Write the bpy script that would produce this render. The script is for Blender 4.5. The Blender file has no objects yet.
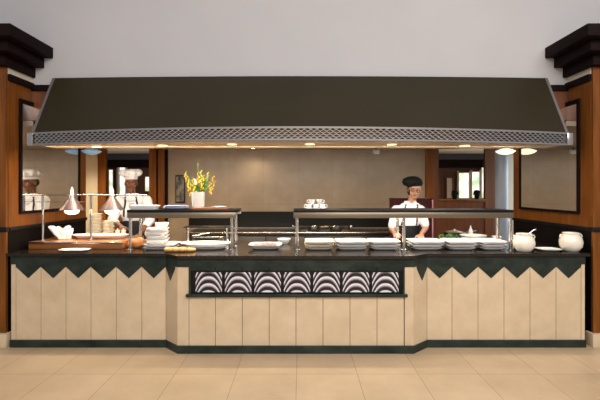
import bpy, bmesh, math, random
from mathutils import Vector, Matrix, Euler
from mathutils.bvhtree import BVHTree
random.seed(7)
PI = math.pi
S = bpy.context.scene
C = S.collection
H = 1.62          # eye height; focal 400 px, horizon at picture row 190
def P(x, y, D): return Vector(((x-300)/400*D, D, H-(y-190)/400*D))
def X(x, D): return (x-300)/400*D
def Z(y, D): return H-(y-190)/400*D

# ------------------------------------------------------------------ materials
M = {}
def mat(name, col, rough=.5, metal=0, spec=.5, emit=None, es=0, trans=0, coat=0, noise=None, bump=None, ior=None, alpha=None):
    """noise = (scale, col2, stretch(x,y,z), detail)"""
    m = bpy.data.materials.new(name); m.use_nodes = True
    nt = m.node_tree; b = nt.nodes['Principled BSDF']
    b.inputs['Base Color'].default_value = (*col, 1)
    b.inputs['Roughness'].default_value = rough
    b.inputs['Metallic'].default_value = metal
    b.inputs['Specular IOR Level'].default_value = spec
    b.inputs['Transmission Weight'].default_value = trans
    b.inputs['Coat Weight'].default_value = coat
    b.inputs['Coat Roughness'].default_value = .08
    if ior: b.inputs['IOR'].default_value = ior
    if emit:
        b.inputs['Emission Color'].default_value = (*emit, 1); b.inputs['Emission Strength'].default_value = es
    if noise or bump:
        tc = nt.nodes.new('ShaderNodeTexCoord'); mp = nt.nodes.new('ShaderNodeMapping')
        nt.links.new(tc.outputs['Object'], mp.inputs['Vector'])
        sc = (noise or bump)[0]
        st = noise[2] if noise and len(noise) > 2 else (1, 1, 1)
        mp.inputs['Scale'].default_value = st
        nz = nt.nodes.new('ShaderNodeTexNoise'); nz.inputs['Scale'].default_value = sc
        nz.inputs['Detail'].default_value = noise[3] if noise and len(noise) > 3 else 5
        nz.inputs['Roughness'].default_value = .6
        nt.links.new(mp.outputs['Vector'], nz.inputs['Vector'])
        if noise:
            r = nt.nodes.new('ShaderNodeValToRGB')
            r.color_ramp.elements[0].position = .32; r.color_ramp.elements[1].position = .68
            r.color_ramp.elements[0].color = (*col, 1); r.color_ramp.elements[1].color = (*noise[1], 1)
            nt.links.new(nz.outputs['Fac'], r.inputs['Fac']); nt.links.new(r.outputs['Color'], b.inputs['Base Color'])
        if bump:
            bp = nt.nodes.new('ShaderNodeBump'); bp.inputs['Strength'].default_value = bump[1]; bp.inputs['Distance'].default_value = .01
            nt.links.new(nz.outputs['Fac'], bp.inputs['Height']); nt.links.new(bp.outputs['Normal'], b.inputs['Normal'])
    M[name] = m
    return m
mat('white_wall', (.475, .462, .465), .9, noise=(1.2, (.505, .49, .495)), spec=.2)
mat('plaster_cream', (.62, .55, .44), .85)
mat('wood', (.115, .034, .004), .36, noise=(5, (.225, .074, .009), (5, 5, .35), 6), coat=.06, spec=.3)
mat('wood_dark', (.10, .032, .012), .35, noise=(5, (.17, .055, .018), (5, 5, .35), 6), coat=.2)
mat('wood_board', (.22, .075, .02), .3, noise=(4, (.36, .14, .045), (.5, 6, 6), 6), coat=.2)
mat('espresso', (.007, .003, .003), .65, noise=(6, (.011, .005, .0045), (1, 1, 4), 4), spec=.08)
mat('black', (.005, .005, .005), .4, spec=.25)
mat('granite', (.008, .006, .005), .14, noise=(90, (.024, .018, .013), (1, 1, 1), 3), spec=.4)
mat('green_marble', (.006, .013, .010), .35, noise=(5, (.030, .040, .032), (1, 1, 1.6), 8), spec=.25)
mat('hood', (.028, .022, .012), .5, noise=(1.1, (.033, .026, .014)), spec=.12)
mat('gutter', (.78, .62, .42), .4, metal=.2)
mat('hood_lens', (.9, .8, .6), .5, emit=(1, .75, .45), es=1.2)
mat('backsplash', (.005, .004, .004), .5, spec=.1)
mat('steel_warm', (.25, .20, .14), .34, metal=.85)
mat('hood_trim', (.20, .19, .19), .4, metal=.2)
mat('steel', (.62, .60, .57), .25, metal=1)
mat('steel_blue', (.36, .44, .60), .35)
mat('steel_dark', (.07, .06, .05), .35, metal=.8)
mat('china', (.80, .79, .77), .18, spec=.6)
mat('china_warm', (.78, .72, .62), .22, spec=.6)
mat('cloth_white', (.78, .80, .84), .85)
mat('cloth_black', (.010, .010, .012), .8)
mat('beret_green', (.005, .009, .008), .8, spec=.2)
mat('mirror', (.80, .78, .74), .02, metal=1)
mat('skin_dark', (.20, .085, .045), .5)
mat('skin_light', (.52, .27, .18), .5)
mat('lip', (.25, .05, .045), .45)
mat('hair', (.012, .008, .007), .5)
mat('eye', (.7, .68, .65), .2)
mat('blue', (.05, .10, .32), .6)
mat('red_board', (.05, .003, .005), .6, spec=.25)
mat('beam_grey', (.035, .036, .042), .7)
mat('band_grey', (.10, .095, .105), .5, metal=.3)
mat('pink_edge', (.55, .25, .32), .4)
mat('yellow', (.85, .55, .03), .6, noise=(40, (.75, .42, .02)))
mat('leaf', (.06, .16, .03), .5, noise=(14, (.13, .27, .05)))
mat('glassware', (.85, .88, .88), .05, trans=.75, ior=1.45)
mat('frosted', (.80, .82, .80), .25, trans=.35, ior=1.4)
mat('bread', (.62, .28, .08), .6, noise=(20, (.80, .45, .16)), bump=(30, .3))
mat('roast', (.50, .15, .04), .4, noise=(14, (.72, .30, .09)), bump=(22, .5))
mat('ham', (.62, .22, .17), .5, noise=(25, (.80, .48, .38)))
mat('glow', (.9, .8, .6), .5, emit=(1, .72, .36), es=14)
mat('strip_glow', (.9, .85, .7), .5, emit=(1, .82, .6), es=24)
mat('lamp_glow', (.9, .88, .7), .5, emit=(1, .93, .68), es=1.3)
mat('shade_metal', (.26, .19, .18), .35, metal=.7)
mat('pale_blue_glass', (.25, .42, .60), .25, emit=(.35, .62, .85), es=.25)
mat('daylight', (.8, .85, .75), .8, emit=(.86, .95, .80), es=1.15)
def outside():
    nt = M['daylight'].node_tree; b = nt.nodes['Principled BSDF']
    tc = nt.nodes.new('ShaderNodeTexCoord'); nz = nt.nodes.new('ShaderNodeTexNoise'); nz.inputs['Scale'].default_value = 3.5; nz.inputs['Detail'].default_value = 4
    cr = nt.nodes.new('ShaderNodeValToRGB'); cr.color_ramp.elements[0].position = .40; cr.color_ramp.elements[0].color = (.42, .62, .34, 1)
    cr.color_ramp.elements[1].position = .56; cr.color_ramp.elements[1].color = (1, .97, .92, 1)
    nt.links.new(tc.outputs['Object'], nz.inputs['Vector']); nt.links.new(nz.outputs['Fac'], cr.inputs['Fac']); nt.links.new(cr.outputs['Color'], b.inputs['Emission Color'])
outside()
mat('curtain', (.74, .66, .60), .85)
mat('room_brown', (.13, .06, .035), .7)
mat('plastic_white', (.72, .72, .72), .4)

def brick(m, col, mortar, w, h, off=0, msize=.003, axes='xz', rough=.3, var=.06, shift=(0, 0), noise_scale=2.5, coat=0, offs=0.0):
    m_ = mat(m, col, rough, coat=coat); nt = m_.node_tree; b = nt.nodes['Principled BSDF']
    geo = nt.nodes.new('ShaderNodeNewGeometry'); sep = nt.nodes.new('ShaderNodeSeparateXYZ'); com = nt.nodes.new('ShaderNodeCombineXYZ')
    nt.links.new(geo.outputs['Position'], sep.inputs[0])
    for k, a in enumerate(axes):
        ad = nt.nodes.new('ShaderNodeMath'); ad.operation = 'ADD'; ad.inputs[1].default_value = shift[k]
        nt.links.new(sep.outputs[a.upper()], ad.inputs[0]); nt.links.new(ad.outputs[0], com.inputs[k])
    br = nt.nodes.new('ShaderNodeTexBrick'); br.offset = offs; br.squash = 1
    br.inputs['Scale'].default_value = 1; br.inputs['Brick Width'].default_value = w; br.inputs['Row Height'].default_value = h
    br.inputs['Mortar Size'].default_value = msize; br.inputs['Mortar Smooth'].default_value = .3
    br.inputs['Color1'].default_value = (*[c*(1-var) for c in col], 1); br.inputs['Color2'].default_value = (*[c*(1+var) for c in col], 1)
    br.inputs['Mortar'].default_value = (*mortar, 1)
    nt.links.new(com.outputs[0], br.inputs['Vector'])
    nz = nt.nodes.new('ShaderNodeTexNoise'); nz.inputs['Scale'].default_value = noise_scale; nz.inputs['Detail'].default_value = 9; nz.inputs['Roughness'].default_value = .65
    nt.links.new(geo.outputs['Position'], nz.inputs['Vector'])
    r = nt.nodes.new('ShaderNodeValToRGB'); r.color_ramp.elements[0].position = .3; r.color_ramp.elements[1].position = .7
    r.color_ramp.elements[0].color = (.82, .80, .76, 1); r.color_ramp.elements[1].color = (1.0, 1.0, 1.0, 1)
    nt.links.new(nz.outputs['Fac'], r.inputs['Fac'])
    mx = nt.nodes.new('ShaderNodeMix'); mx.data_type = 'RGBA'; mx.blend_type = 'MULTIPLY'; mx.inputs[0].default_value = 1
    nt.links.new(br.outputs['Color'], mx.inputs[6]); nt.links.new(r.outputs['Color'], mx.inputs[7]); nt.links.new(mx.outputs[2], b.inputs['Base Color'])
    return m_
brick('floor_tile', (.56, .42, .27), (.36, .26, .16), .535, .535, msize=.004, axes='xy', rough=.32, var=.05, shift=(1.636, -3.52+5.35), coat=0)
brick('marble_wall', (.36, .285, .215), (.27, .21, .155), .62, .80, msize=.003, axes='xz', rough=.30, var=.04, shift=(5, -2.16+2.4), noise_scale=4)
brick('travertine', (.66, .52, .35), (.6, .45, .3), 9, 9, msize=0, axes='xz', rough=.4, var=.0, shift=(20, 20), noise_scale=5)

def shell_mat():
    m = mat('shell', (.5, .5, .5), .25); nt = m.node_tree; b = nt.nodes['Principled BSDF']
    tc = nt.nodes.new('ShaderNodeTexCoord'); sep = nt.nodes.new('ShaderNodeSeparateXYZ'); nt.links.new(tc.outputs['Object'], sep.inputs[0])
    def mth(op, a, bb=None, v=None):
        n = nt.nodes.new('ShaderNodeMath'); n.operation = op
        nt.links.new(a, n.inputs[0])
        if bb is not None: nt.links.new(bb, n.inputs[1])
        elif v is not None: n.inputs[1].default_value = v
        return n.outputs[0]
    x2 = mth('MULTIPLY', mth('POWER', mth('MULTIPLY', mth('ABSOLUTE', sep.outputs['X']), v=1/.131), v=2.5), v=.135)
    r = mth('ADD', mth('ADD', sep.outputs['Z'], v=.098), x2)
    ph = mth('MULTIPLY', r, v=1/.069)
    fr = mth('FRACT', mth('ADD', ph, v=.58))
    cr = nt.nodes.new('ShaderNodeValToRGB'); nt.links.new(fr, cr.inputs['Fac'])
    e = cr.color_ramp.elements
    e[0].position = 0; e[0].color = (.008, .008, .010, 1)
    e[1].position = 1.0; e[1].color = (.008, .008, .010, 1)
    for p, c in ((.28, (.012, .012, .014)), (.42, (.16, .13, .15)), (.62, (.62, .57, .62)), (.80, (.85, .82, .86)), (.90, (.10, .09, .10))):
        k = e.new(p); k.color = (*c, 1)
    nt.links.new(cr.outputs['Color'], b.inputs['Base Color'])
shell_mat()

# ------------------------------------------------------------------ mesh builder
class MB:
    def __init__(s): s.bm = bmesh.new()
    def box(s, c, d, rot=None, bev=0):
        b = bmesh.new(); bmesh.ops.create_cube(b, size=1)
        for v in b.verts: v.co = Vector((v.co.x*d[0], v.co.y*d[1], v.co.z*d[2]))
        if bev: bmesh.ops.bevel(b, geom=b.edges[:], offset=min(bev, min(d)*.45), segments=2, affect='EDGES', profile=.5)
        mt = Matrix.Translation(c) @ (Euler(rot).to_matrix().to_4x4() if rot else Matrix())
        b.transform(mt); s.merge(b); return s
    def bx(s, x0, x1, y0, y1, z0, z1, bev=0):
        return s.box(((x0+x1)/2, (y0+y1)/2, (z0+z1)/2), (abs(x1-x0), abs(y1-y0), abs(z1-z0)), bev=bev)
    def merge(s, b):
        mp = {}
        for v in b.verts: mp[v] = s.bm.verts.new(v.co)
        for f in b.faces:
            try: s.bm.faces.new([mp[v] for v in f.verts])
            except ValueError: pass
        b.free()
    def rings(s, rings, cap0=True, cap1=True, closed=False):
        vs = [[s.bm.verts.new(p) for p in r] for r in rings]; n = len(vs[0])
        m = len(vs)
        for i in range(m-1 if not closed else m):
            a, b = vs[i], vs[(i+1) % m]
            for j in range(n):
                s.bm.faces.new((a[j], a[(j+1) % n], b[(j+1) % n], b[j]))
        if not closed:
            if cap0: s.bm.faces.new(vs[0][::-1])
            if cap1: s.bm.faces.new(vs[-1])
        return s
    def lathe(s, prof, c=(0, 0, 0), seg=24, sx=1, sy=1):
        c = Vector(c)
        return s.rings([[c+Vector((r*math.cos(2*PI*k/seg)*sx, r*math.sin(2*PI*k/seg)*sy, z)) for k in range(seg)] for r, z in prof])
    def tube(s, pts, r, seg=8, r1=None):
        pts = [Vector(p) for p in pts]; n = len(pts); rr = []
        up = None
        for i, p in enumerate(pts):
            d = (pts[min(i+1, n-1)]-pts[max(i-1, 0)]).normalized()
            if up is None: up = Vector((0, 0, 1)) if abs(d.z) < .9 else Vector((1, 0, 0))
            a = d.cross(up).normalized(); b = a.cross(d).normalized(); up = b
            q = r if r1 is None else r+(r1-r)*i/(n-1)
            if isinstance(r, (list, tuple)): q = r[i]
            rr.append([p+(a*math.cos(2*PI*k/seg)+b*math.sin(2*PI*k/seg))*q for k in range(seg)])
        return s.rings(rr)
    def capsule(s, a, b, ra, rb, seg=14):
        a = Vector(a); b = Vector(b); d = (b-a); L = d.length
        d = d.normalized() if L > 1e-6 else Vector((0, 0, 1))
        u = d.orthogonal().normalized(); w = d.cross(u)
        st = []
        for t in (-85, -60, -30, 0): st.append((a+d*ra*math.sin(math.radians(t)), ra*math.cos(math.radians(t))))
        for t in (0, 30, 60, 85): st.append((b+d*rb*math.sin(math.radians(t)), rb*math.cos(math.radians(t))))
        return s.rings([[c+(u*math.cos(2*PI*k/seg)+w*math.sin(2*PI*k/seg))*q for k in range(seg)] for c, q in st])
    def ell(s, c, r, rot=None, seg=18):
        c = Vector(c); R = Euler(rot).to_matrix() if rot else Matrix.Identity(3)
        rr = []
        for i in range(1, 12):
            t = -PI/2+PI*i/12
            rr.append([c+R@Vector((r[0]*math.cos(t)*math.cos(2*PI*k/seg), r[1]*math.cos(t)*math.sin(2*PI*k/seg), r[2]*math.sin(t))) for k in range(seg)])
        return s.rings(rr)
    def prism(s, poly, z0, z1):   # poly in XY
        return s.rings([[Vector((p[0], p[1], z0)) for p in poly], [Vector((p[0], p[1], z1)) for p in poly]])
    def slab(s, poly, y0, y1):    # poly in XZ
        return s.rings([[Vector((p[0], y0, p[1])) for p in poly], [Vector((p[0], y1, p[1])) for p in poly]])
    def dish(s, prof, ax, ay, c=(0, 0, 0), n=2.0, seg=32):
        """prof: (inset from the outline, z)"""
        c = Vector(c); rr = []
        for ins, z in prof:
            A, B = max(ax-ins, .002), max(ay-ins, .002); ring = []
            for k in range(seg):
                t = 2*PI*k/seg; ct, st = math.cos(t), math.sin(t)
                ring.append(c+Vector((A*math.copysign(abs(ct)**(2/n), ct), B*math.copysign(abs(st)**(2/n), st), z)))
            rr.append(ring)
        return s.rings(rr)
    def build(s, name, m, parent=None, loc=None, flat=False, label=None):
        bm = s.bm
        bmesh.ops.recalc_face_normals(bm, faces=bm.faces[:])
        for f in bm.faces: f.smooth = not flat
        for e in bm.edges:
            if len(e.link_faces) == 2 and e.calc_face_angle(0) > math.radians(38): e.smooth = False
        me = bpy.data.meshes.new(name); bm.to_mesh(me); bm.free()
        me.materials.append(M[m] if isinstance(m, str) else m)
        o = bpy.data.objects.new(name, me); C.objects.link(o)
        if parent: o.parent = parent
        if loc is not None: o.location = loc
        if label: o['label'] = label
        return o
def thing(name, label, cat, loc=(0, 0, 0), rotz=0, group=None):
    o = bpy.data.objects.new(name, None); C.objects.link(o); o.empty_display_size = .1
    o.location = loc; o.rotation_euler = (0, 0, rotz); o['label'] = label; o['category'] = cat
    if group: o['group'] = group
    return o
def tag(o, label, cat, group=None):
    o['label'] = label; o['category'] = cat
    if group: o['group'] = group
    return o
def struct(o): o['kind'] = 'structure'; return o
def skeleton(name):
    o = bpy.data.objects.new(name, None); C.objects.link(o); o['kind'] = 'structure'; return o
def copy_tree(o, parent=None):
    c = o.copy(); C.objects.link(c); c.parent = parent
    for ch in list(o.children): copy_tree(ch, c)
    return c

# ------------------------------------------------------------------ setting
WL, WR = -3.04, 3.03        # side walls
DW = 4.55                   # plane of the white wall above the hood
DB = 7.2                    # marble back wall
CZ = 2.35                   # kitchen ceiling
struct(MB().bx(-8.5, 8.5, -3.0, 14.2, -.1, 0).build('floor', 'floor_tile'))
struct(MB().bx(-6.5, 6.5, DW, DW+.12, CZ+.06, 4.6).build('wall_front', 'white_wall'))
struct(MB().bx(WL+.03, WR-.03, DW, 5.72, CZ, CZ+.06).bx(-4.6, 4.6, 5.72, DB, CZ, CZ+.06).build('ceiling', 'marble_wall'))
for nm, w, s in (('wall_left', WL, -1), ('wall_right', WR, 1)):
    r = skeleton(nm)
    MB().bx(w, w+s*.30, 4.17, 5.68, 1.23, CZ+.06).bx(w, w+s*.30, 4.17, DW, CZ+.06, 2.82).build('wood_panelling', 'wood', r)
    MB().bx(w, w+s*.30, 4.17, 5.68, 0, 1.19).build('granite_backsplash', 'backsplash', r)
    MB().bx(w-s*.012, w+s*.30, 4.18, 5.70, 1.19, 1.23, bev=.004).build('dado_rail', 'black', r)
    MB().bx(w-s*.02, w+s*.30, 4.17, DW, 2.76, 2.83).build('crown_moulding', 'espresso', r)
    MB().bx(w, w+s*.30, 4.17, DW, 2.83, 3.2).build('plaster_band', 'plaster_cream', r)
    MB().bx(s*3.05, s*2.80, DW-.012, DW-.001, CZ+.06, 2.74).build('shaded_cheek', 'wood_dark', r)  # added panel; its dark wood carries the shade beside the hood
    MB().bx(s*3.05, s*2.80, DW-.03, DW-.001, 2.74, 2.81, bev=.004).build('cheek_moulding', 'espresso', r)
    # recess behind the side wall
    MB().bx(s*4.6, s*4.7, 5.68, DB, 0, CZ+.06).bx(w+s*.30, s*4.6, 5.60, 5.68, 0, CZ+.06).build('recess_wall', 'plaster_cream', r)
# pillars with stepped capital
for nm, s, c1, c2, c3, sh in (('trim_1', -1, -2.805, -2.905, -3.005, -3.045), ('trim_2', 1, 2.785, 2.885, 2.985, 3.035)):
    r = skeleton(nm); o = s*3.75
    MB().bx(sh, o, 4.14, 4.168, .14, 2.90).build('pillar_shaft', 'wood', r)
    MB().bx(sh-s*.012, o, 4.125, 4.175, 1.185, 1.235, bev=.003).build('dado_rail', 'black', r)
    MB().bx(c1, o, 3.87, DW-.002, 3.116, 3.235, bev=.004).build('capital_step', 'espresso', r)
    MB().bx(c2, o, 3.97, DW-.002, 3.005, 3.116, bev=.004).build('capital_step', 'espresso', r)
    MB().bx(c3, o, 4.07, DW-.002, 2.895, 3.005, bev=.004).build('capital_step', 'espresso', r)
    MB().bx(sh-s*.03, o, 4.10, 4.22, 0, .14, bev=.006).build('pillar_base', 'travertine', r)

# back wall with openings
bw = skeleton('wall_back')
MB().bx(X(168, DB), X(425, DB), DB, DB+.15, 0, CZ+.06).build('marble_cladding', 'marble_wall', bw)
MB().bx(-4.6, X(99, DB), DB, DB+.15, 0, CZ+.06).build('plaster_pier', 'plaster_cream', bw)
MB().bx(X(99, DB), X(107, DB), DB-.05, DB+.02, 0, CZ).build('wooden_jamb', 'wood', bw)
MB().bx(X(150, DB), X(157, DB), DB-.05, DB+.02, 0, CZ).bx(X(159, DB), X(165.5, DB), DB-.05, DB+.02, 0, CZ).build('wooden_jamb', 'wood', bw)
MB().bx(X(157, DB), X(159, DB), DB-.02, DB+.02, 0, CZ).bx(X(165.5, DB), X(168, DB), DB-.03, DB+.02, 0, CZ).build('dark_jamb_strip', 'espresso', bw)
MB().bx(X(425, DB), X(432, DB), DB-.05, DB+.02, 0, CZ).build('wooden_jamb', 'wood', bw)
MB().bx(X(432, DB), X(438, DB), DB-.04, DB+.02, 0, CZ).bx(X(484, DB), X(494, DB), DB-.05, DB+.02, 0, CZ).build('dark_jamb_strip', 'wood_dark', bw)
MB().bx(X(494, DB), 4.6, DB, DB+.05, 0, CZ+.06).build('plaster_pier', 'plaster_cream', bw)
MB().bx(X(438, DB), X(484, DB), DB-.02, DB+.12, 0, 1.42).build('half_wall', 'wood_dark', bw)
MB().bx(X(438, DB), X(484, DB), DB-.05, DB+.15, 1.42, 1.455, bev=.004).build('sill', 'wood', bw)
MB().bx(X(107, DB), X(150, DB), DB-.02, DB+.12, 0, 1.20).build('half_wall', 'wood', bw)
MB().bx(X(107, DB), X(150, DB), DB-.05, DB+.15, 1.20, 1.235, bev=.004).build('sill', 'wood', bw)
MB().bx(X(189, DB), X(430, DB), DB-.012, DB, .95, Z(211.5, DB)).build('black_splashback', 'black', bw)
# dining room beyond
FD = 14.0
struct(MB().bx(-8.5, 8.5, FD, FD+.12, 0, 2.86).build('wall_far', 'room_brown'))
fr = skeleton('ceiling_far')
MB().bx(-8.5, 8.5, DB+.1, FD, 2.86, 2.92).build('ceiling_slab', 'plaster_cream', fr)
MB().bx(-8.4, 8.4, FD-.25, FD, 2.40, 2.66).build('dark_beam', 'espresso', fr)
MB().bx(-8.4, 8.4, FD-.40, FD, 2.66, 2.86).build('dark_beam', 'beam_grey', fr)
def xw(x): return (x-300)*.035
wn = 0
for x0, x1, y0, y1 in ((457, 468, 173, 198), (470, 478.5, 172, 198), (480.5, 490, 165, 198), (446, 451.5, 178, 198), (120.5, 128, 163, 197), (146, 153, 177, 191), (110, 114, 170, 198)):
    wn += 1
    w = skeleton('window_%d' % wn)
    a, b, z1, z0 = xw(x0), xw(x1), Z(y0, FD), Z(y1, FD)
    MB().bx(a, b, FD-.06, FD-.03, z0, z1).build('pane', 'daylight' if wn not in (4,) else 'curtain', w)
    f = MB()
    t = .04
    f.bx(a-t, a, FD-.10, FD-.001, z0-t, z1+t).bx(b, b+t, FD-.10, FD-.001, z0-t, z1+t).bx(a, b, FD-.10, FD-.001, z0-t, z0).bx(a, b, FD-.10, FD-.001, z1, z1+t)
    f.build('window_frame', 'wood', w)
    if wn in (1, 2, 5):
        for sx in (a-.03, b-.0):
            cm = MB(); pts = []
            n = 9
            fpoly = [(sx-.03+.07*i/(n-1), FD-.16+.018*math.sin(i*2.4)) for i in range(n)]
            bpoly = [(p[0], p[1]+.012) for p in fpoly[::-1]]
            cm.prism(fpoly+bpoly, z0-.02, z1+.06).build('curtain', 'curtain', w)

wn += 1
w = skeleton('window_%d' % wn)  # unseen window, added so that daylight falls on the column
MB().bx(4.585, 4.60, 6.05, 6.95, 1.0, 2.2).build('pane', 'daylight', w)
MB().bx(4.56, 4.60, 6.0, 6.05, .95, 2.25).bx(4.56, 4.60, 6.95, 7.0, .95, 2.25).bx(4.56, 4.60, 6.05, 6.95, .95, 1.0).bx(4.56, 4.60, 6.05, 6.95, 2.2, 2.25).build('window_frame', 'wood', w)
# ------------------------------------------------------------------ mirrors on the side walls
def mirror(nm, w, s, lab):
    t = thing('wall_mirror', lab, 'mirror', (w, 4.9, 1.36))
    y0, y1, z0, z1 = 4.32-4.9, 5.50-4.9, 0, .985
    MB().bx(-s*.012, -s*.018, y0+.02, y1-.02, .02, z1-.01).bx(-s*.012, -s*.018, y0+.02, DW-4.9-.004, z1-.01, 1.20).build('mirror_glass', 'mirror', t)
    f = MB()
    f.bx(0, -s*.022, y0, y0+.035, z0, 1.25).bx(0, -s*.022, y1-.05, y1, z0, z1).bx(0, -s*.022, y0+.035, y1-.05, z0, z0+.03).bx(0, -s*.022, y0+.035, DW-4.9-.004, 1.20, 1.25)
    f.build('mirror_frame', 'espresso', t)
mirror('l', WL, -1, 'dark framed wall mirror on the left wood wall, showing a chef in a white hat')
mirror('r', WR, 1, 'dark framed wall mirror on the right wood wall, above the white jars')

# ------------------------------------------------------------------ extractor hood
hx = 2.79; dT, dBm = DW-.005, 4.147
hood = thing('extractor_hood', 'huge brown sloping extractor hood across the white wall above the counter', 'hood', (0, DW, 2.092))
def bow(x, k): return k*(1-(x/hx)**2)
N = 28
def hood_pt(x, t):   # t 0 top .. 1 bottom edge
    yT, zT = dT-.04-bow(x, .08), 2.880
    yB, zB = dBm-bow(x, .41), 2.203
    return Vector((x, yT+(yB-yT)*t-DW, zT+(zB-zT)*t-2.092))
m = MB(); rr = []
for i in range(N+1):
    x = -hx+2*hx*i/N
    a = hood_pt(x, 0); b = hood_pt(x, 1)
    c = b+Vector((0, .035, -.012)); d = Vector((x, -.012, a.z-.04)); e = Vector((x, -.008, a.z))
    rr.append([a, b, c, d, e])
m.rings(rr).build('hood_canopy', 'hood', hood)
for sx in (-1, 1):
    a = hood_pt(sx*hx, 0); b = hood_pt(sx*hx, 1)
    m = MB(); w = -sx*.09
    m.rings([[a, b, b+Vector((0, .05, -.03)), a+Vector((0, .035, -.03))], [p+Vector((w*.4 , -.012, 0)) for p in (a, b, b+Vector((0, .05, -.03)), a+Vector((0, .035, -.03)))]])
    m.build('edge_trim', 'hood_trim', hood)
    MB().bx(sx*hx-.03, sx*hx+.03, b.y-.02, b.y+.05, -.008, b.z+.006, bev=.004).build('corner_post', 'steel', hood)
# backing band and expanded mesh
m = MB(); rr = []
for i in range(N+1):
    x = (-hx+.03)+2*(hx-.03)*i/N; y = dBm-bow(x, .41)-DW+.03
    rr.append([Vector((x, y, .114)), Vector((x, y, .0)), Vector((x, y+.02, .0)), Vector((x, y+.02, .114))])
m.rings(rr).build('band_backing', 'band_grey', hood)
for zz, nm in ((.114, 'band_rail'), (.0, 'band_rail')):
    m = MB(); rr = []
    for i in range(N+1):
        x = (-hx+.03)+2*(hx-.03)*i/N; y = dBm-bow(x, .41)-DW-.002
        h = .009
        rr.append([Vector((x, y, zz+h)), Vector((x, y, zz-h)), Vector((x, y+.05, zz-h)), Vector((x, y+.05, zz+h))])
    m.rings(rr).build(nm, 'hood_trim', hood)
m = MB(); step = .030; nx = int(2*(hx-.04)/step); rows = 5; rh = .105/rows
for r in range(rows+1):
    for sgn in (0,):
        top = []; 
        ring = []
        for i in range(nx+1):
            x = -hx+.04+i*step; y = dBm-bow(x, .41)-DW+.014
            z = .004+r*rh+(rh*.36 if (i+r) % 2 else -rh*.36)
            z = min(max(z, .003), .111)
            w = .0042
            ring.append([Vector((x, y-.006, z+w)), Vector((x, y-.004, z-w)), Vector((x, y+.008, z-w)), Vector((x, y+.008, z+w))])
        m.rings(ring)
m.build('expanded_mesh', 'steel', hood, flat=True)
# inner gutter of the hood
m = MB(); rr = []
for i in range(N+1):
    x = (-hx+.03)+2*(hx-.03)*i/N; y = dBm-bow(x, .41)-DW+.05
    rr.append([Vector((x, y, .012)), Vector((x, y, .0)), Vector((x, -.045, .0)), Vector((x, -.045, .012))])
m.rings(rr).build('gutter', 'gutter', hood)
hood_lamps = [(-2.2, 4.33), (-1.45, 4.22), (-.7, 4.12), (.1, 4.10), (.95, 4.14), (1.75, 4.25)]
for x, y in hood_lamps:
    MB().lathe([(0, 0), (.05, 0), (.05, -.008), (.038, -.010), (0, -.006)], (x, y-DW, 0), 20).build('hood_lamp', 'hood_lens', hood)

# ------------------------------------------------------------------ buffet counter
TZ = .97
DS, DC = 4.13, 3.975
bc = thing('buffet_counter', 'long buffet counter clad in beige stone panels under a dark stone top', 'counter', (0, 4.5, 0))
ox = Vector((0, -4.5, 0))
xl0, xl1, xc0, xc1, xr0, xr1 = X(11, DS), X(166, DS), X(177.5, DC), X(414, DC), X(427, DS), X(585, DS)
def front(off, yb=5.0, ext=0):
    o = off*.7
    return [(xl0-ext, DS-off-4.5), (xl1+o*.4, DS-off-4.5), (xc0+o*.4-.0, DC-off-4.5), (xc1-o*.4, DC-off-4.5), (xr0-o*.4, DS-off-4.5), (xr1+ext, DS-off-4.5), (xr1+ext, yb-4.5), (xl0-ext, yb-4.5)]
MB().prism(front(-.03), 0.0, TZ-.03).build('counter_core', 'black', bc)
MB().prism(front(.035, 5.02, .03), TZ-.03, TZ).build('countertop', 'granite', bc)
# plinth
MB().prism(front(.02), .0, .075).build('plinth', 'green_marble', bc)
# frieze
MB().prism(front(.008), TZ-.115, TZ-.03).build('green_frieze', 'green_marble', bc)
def panel(a, b, z0, z1, gap=.0025, peaks=None, name='stone_panel', mt='travertine', th=.03, out=0):
    """vertical slab from plan point a to b (counter-local)"""
    a = Vector((a[0], a[1], 0)); b = Vector((b[0], b[1], 0)); d = (b-a); L = d.length; d.normalize(); n = Vector((d.y, -d.x, 0))
    a2 = a+d*gap; b2 = b-d*gap
    if peaks is None: poly = [(a2, z0), (b2, z0), (b2, z1), (a2, z1)]
    else: poly = peaks(a2, b2)
    m = MB()
    f = [p+n*out+Vector((0, 0, z)) for p, z in poly]; k = [p+n*(out-th)+Vector((0, 0, z)) for p, z in poly]
    m.rings([f, k]); return m.build(name, mt, bc)
zt = TZ-.115
def side_run(px, D):
    for i in range(len(px)-1):
        a = (X(px[i], D), D-4.5); b = (X(px[i+1], D), D-4.5)
        panel(a, b, .075, zt)
def tooth(a, b, depth, out=.006):
    def pk(p, q): return [(p, zt), (q, zt), (q, zt-.025), ((p+q)/2, zt-depth), (p, zt-.025)]
    panel(a, b, 0, 0, gap=0, peaks=pk, name='marble_triangle', mt='green_marble', th=.02, out=out)
lp = [16, 41, 66, 91, 116.3, 141.8, 166]
side_run([11, 16]+lp[1:], DS)
for i in range(6): tooth((X(lp[i], DS), DS-4.5), (X(lp[i+1], DS), DS-4.5), .145)
rp = [427, 452, 478, 504, 530, 556, 581]
side_run(rp+[585], DS)
for i in range(6): tooth((X(rp[i], DS), DS-4.5), (X(rp[i+1], DS), DS-4.5), .145)
panel((xl1, DS-4.5), (xc0, DC-4.5), .075, zt); panel((xc1, DC-4.5), (xr0, DS-4.5), .075, zt)
dl = Vector((xc0-xl1, DC-DS, 0)); 
tooth((xl1, DS-4.5), (xl1+dl.x*.8, DS-4.5+dl.y*.8), .155)
dr = Vector((xr0-xc1, DS-DC, 0))
tooth((xc1+dr.x*.2, DC-4.5+dr.y*.2), (xr0, DS-4.5), .155)
cp = [189, 215.5, 242.3, 269.2, 296, 323, 350, 377, 404]
zl = Z(296.5, DC)
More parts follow.
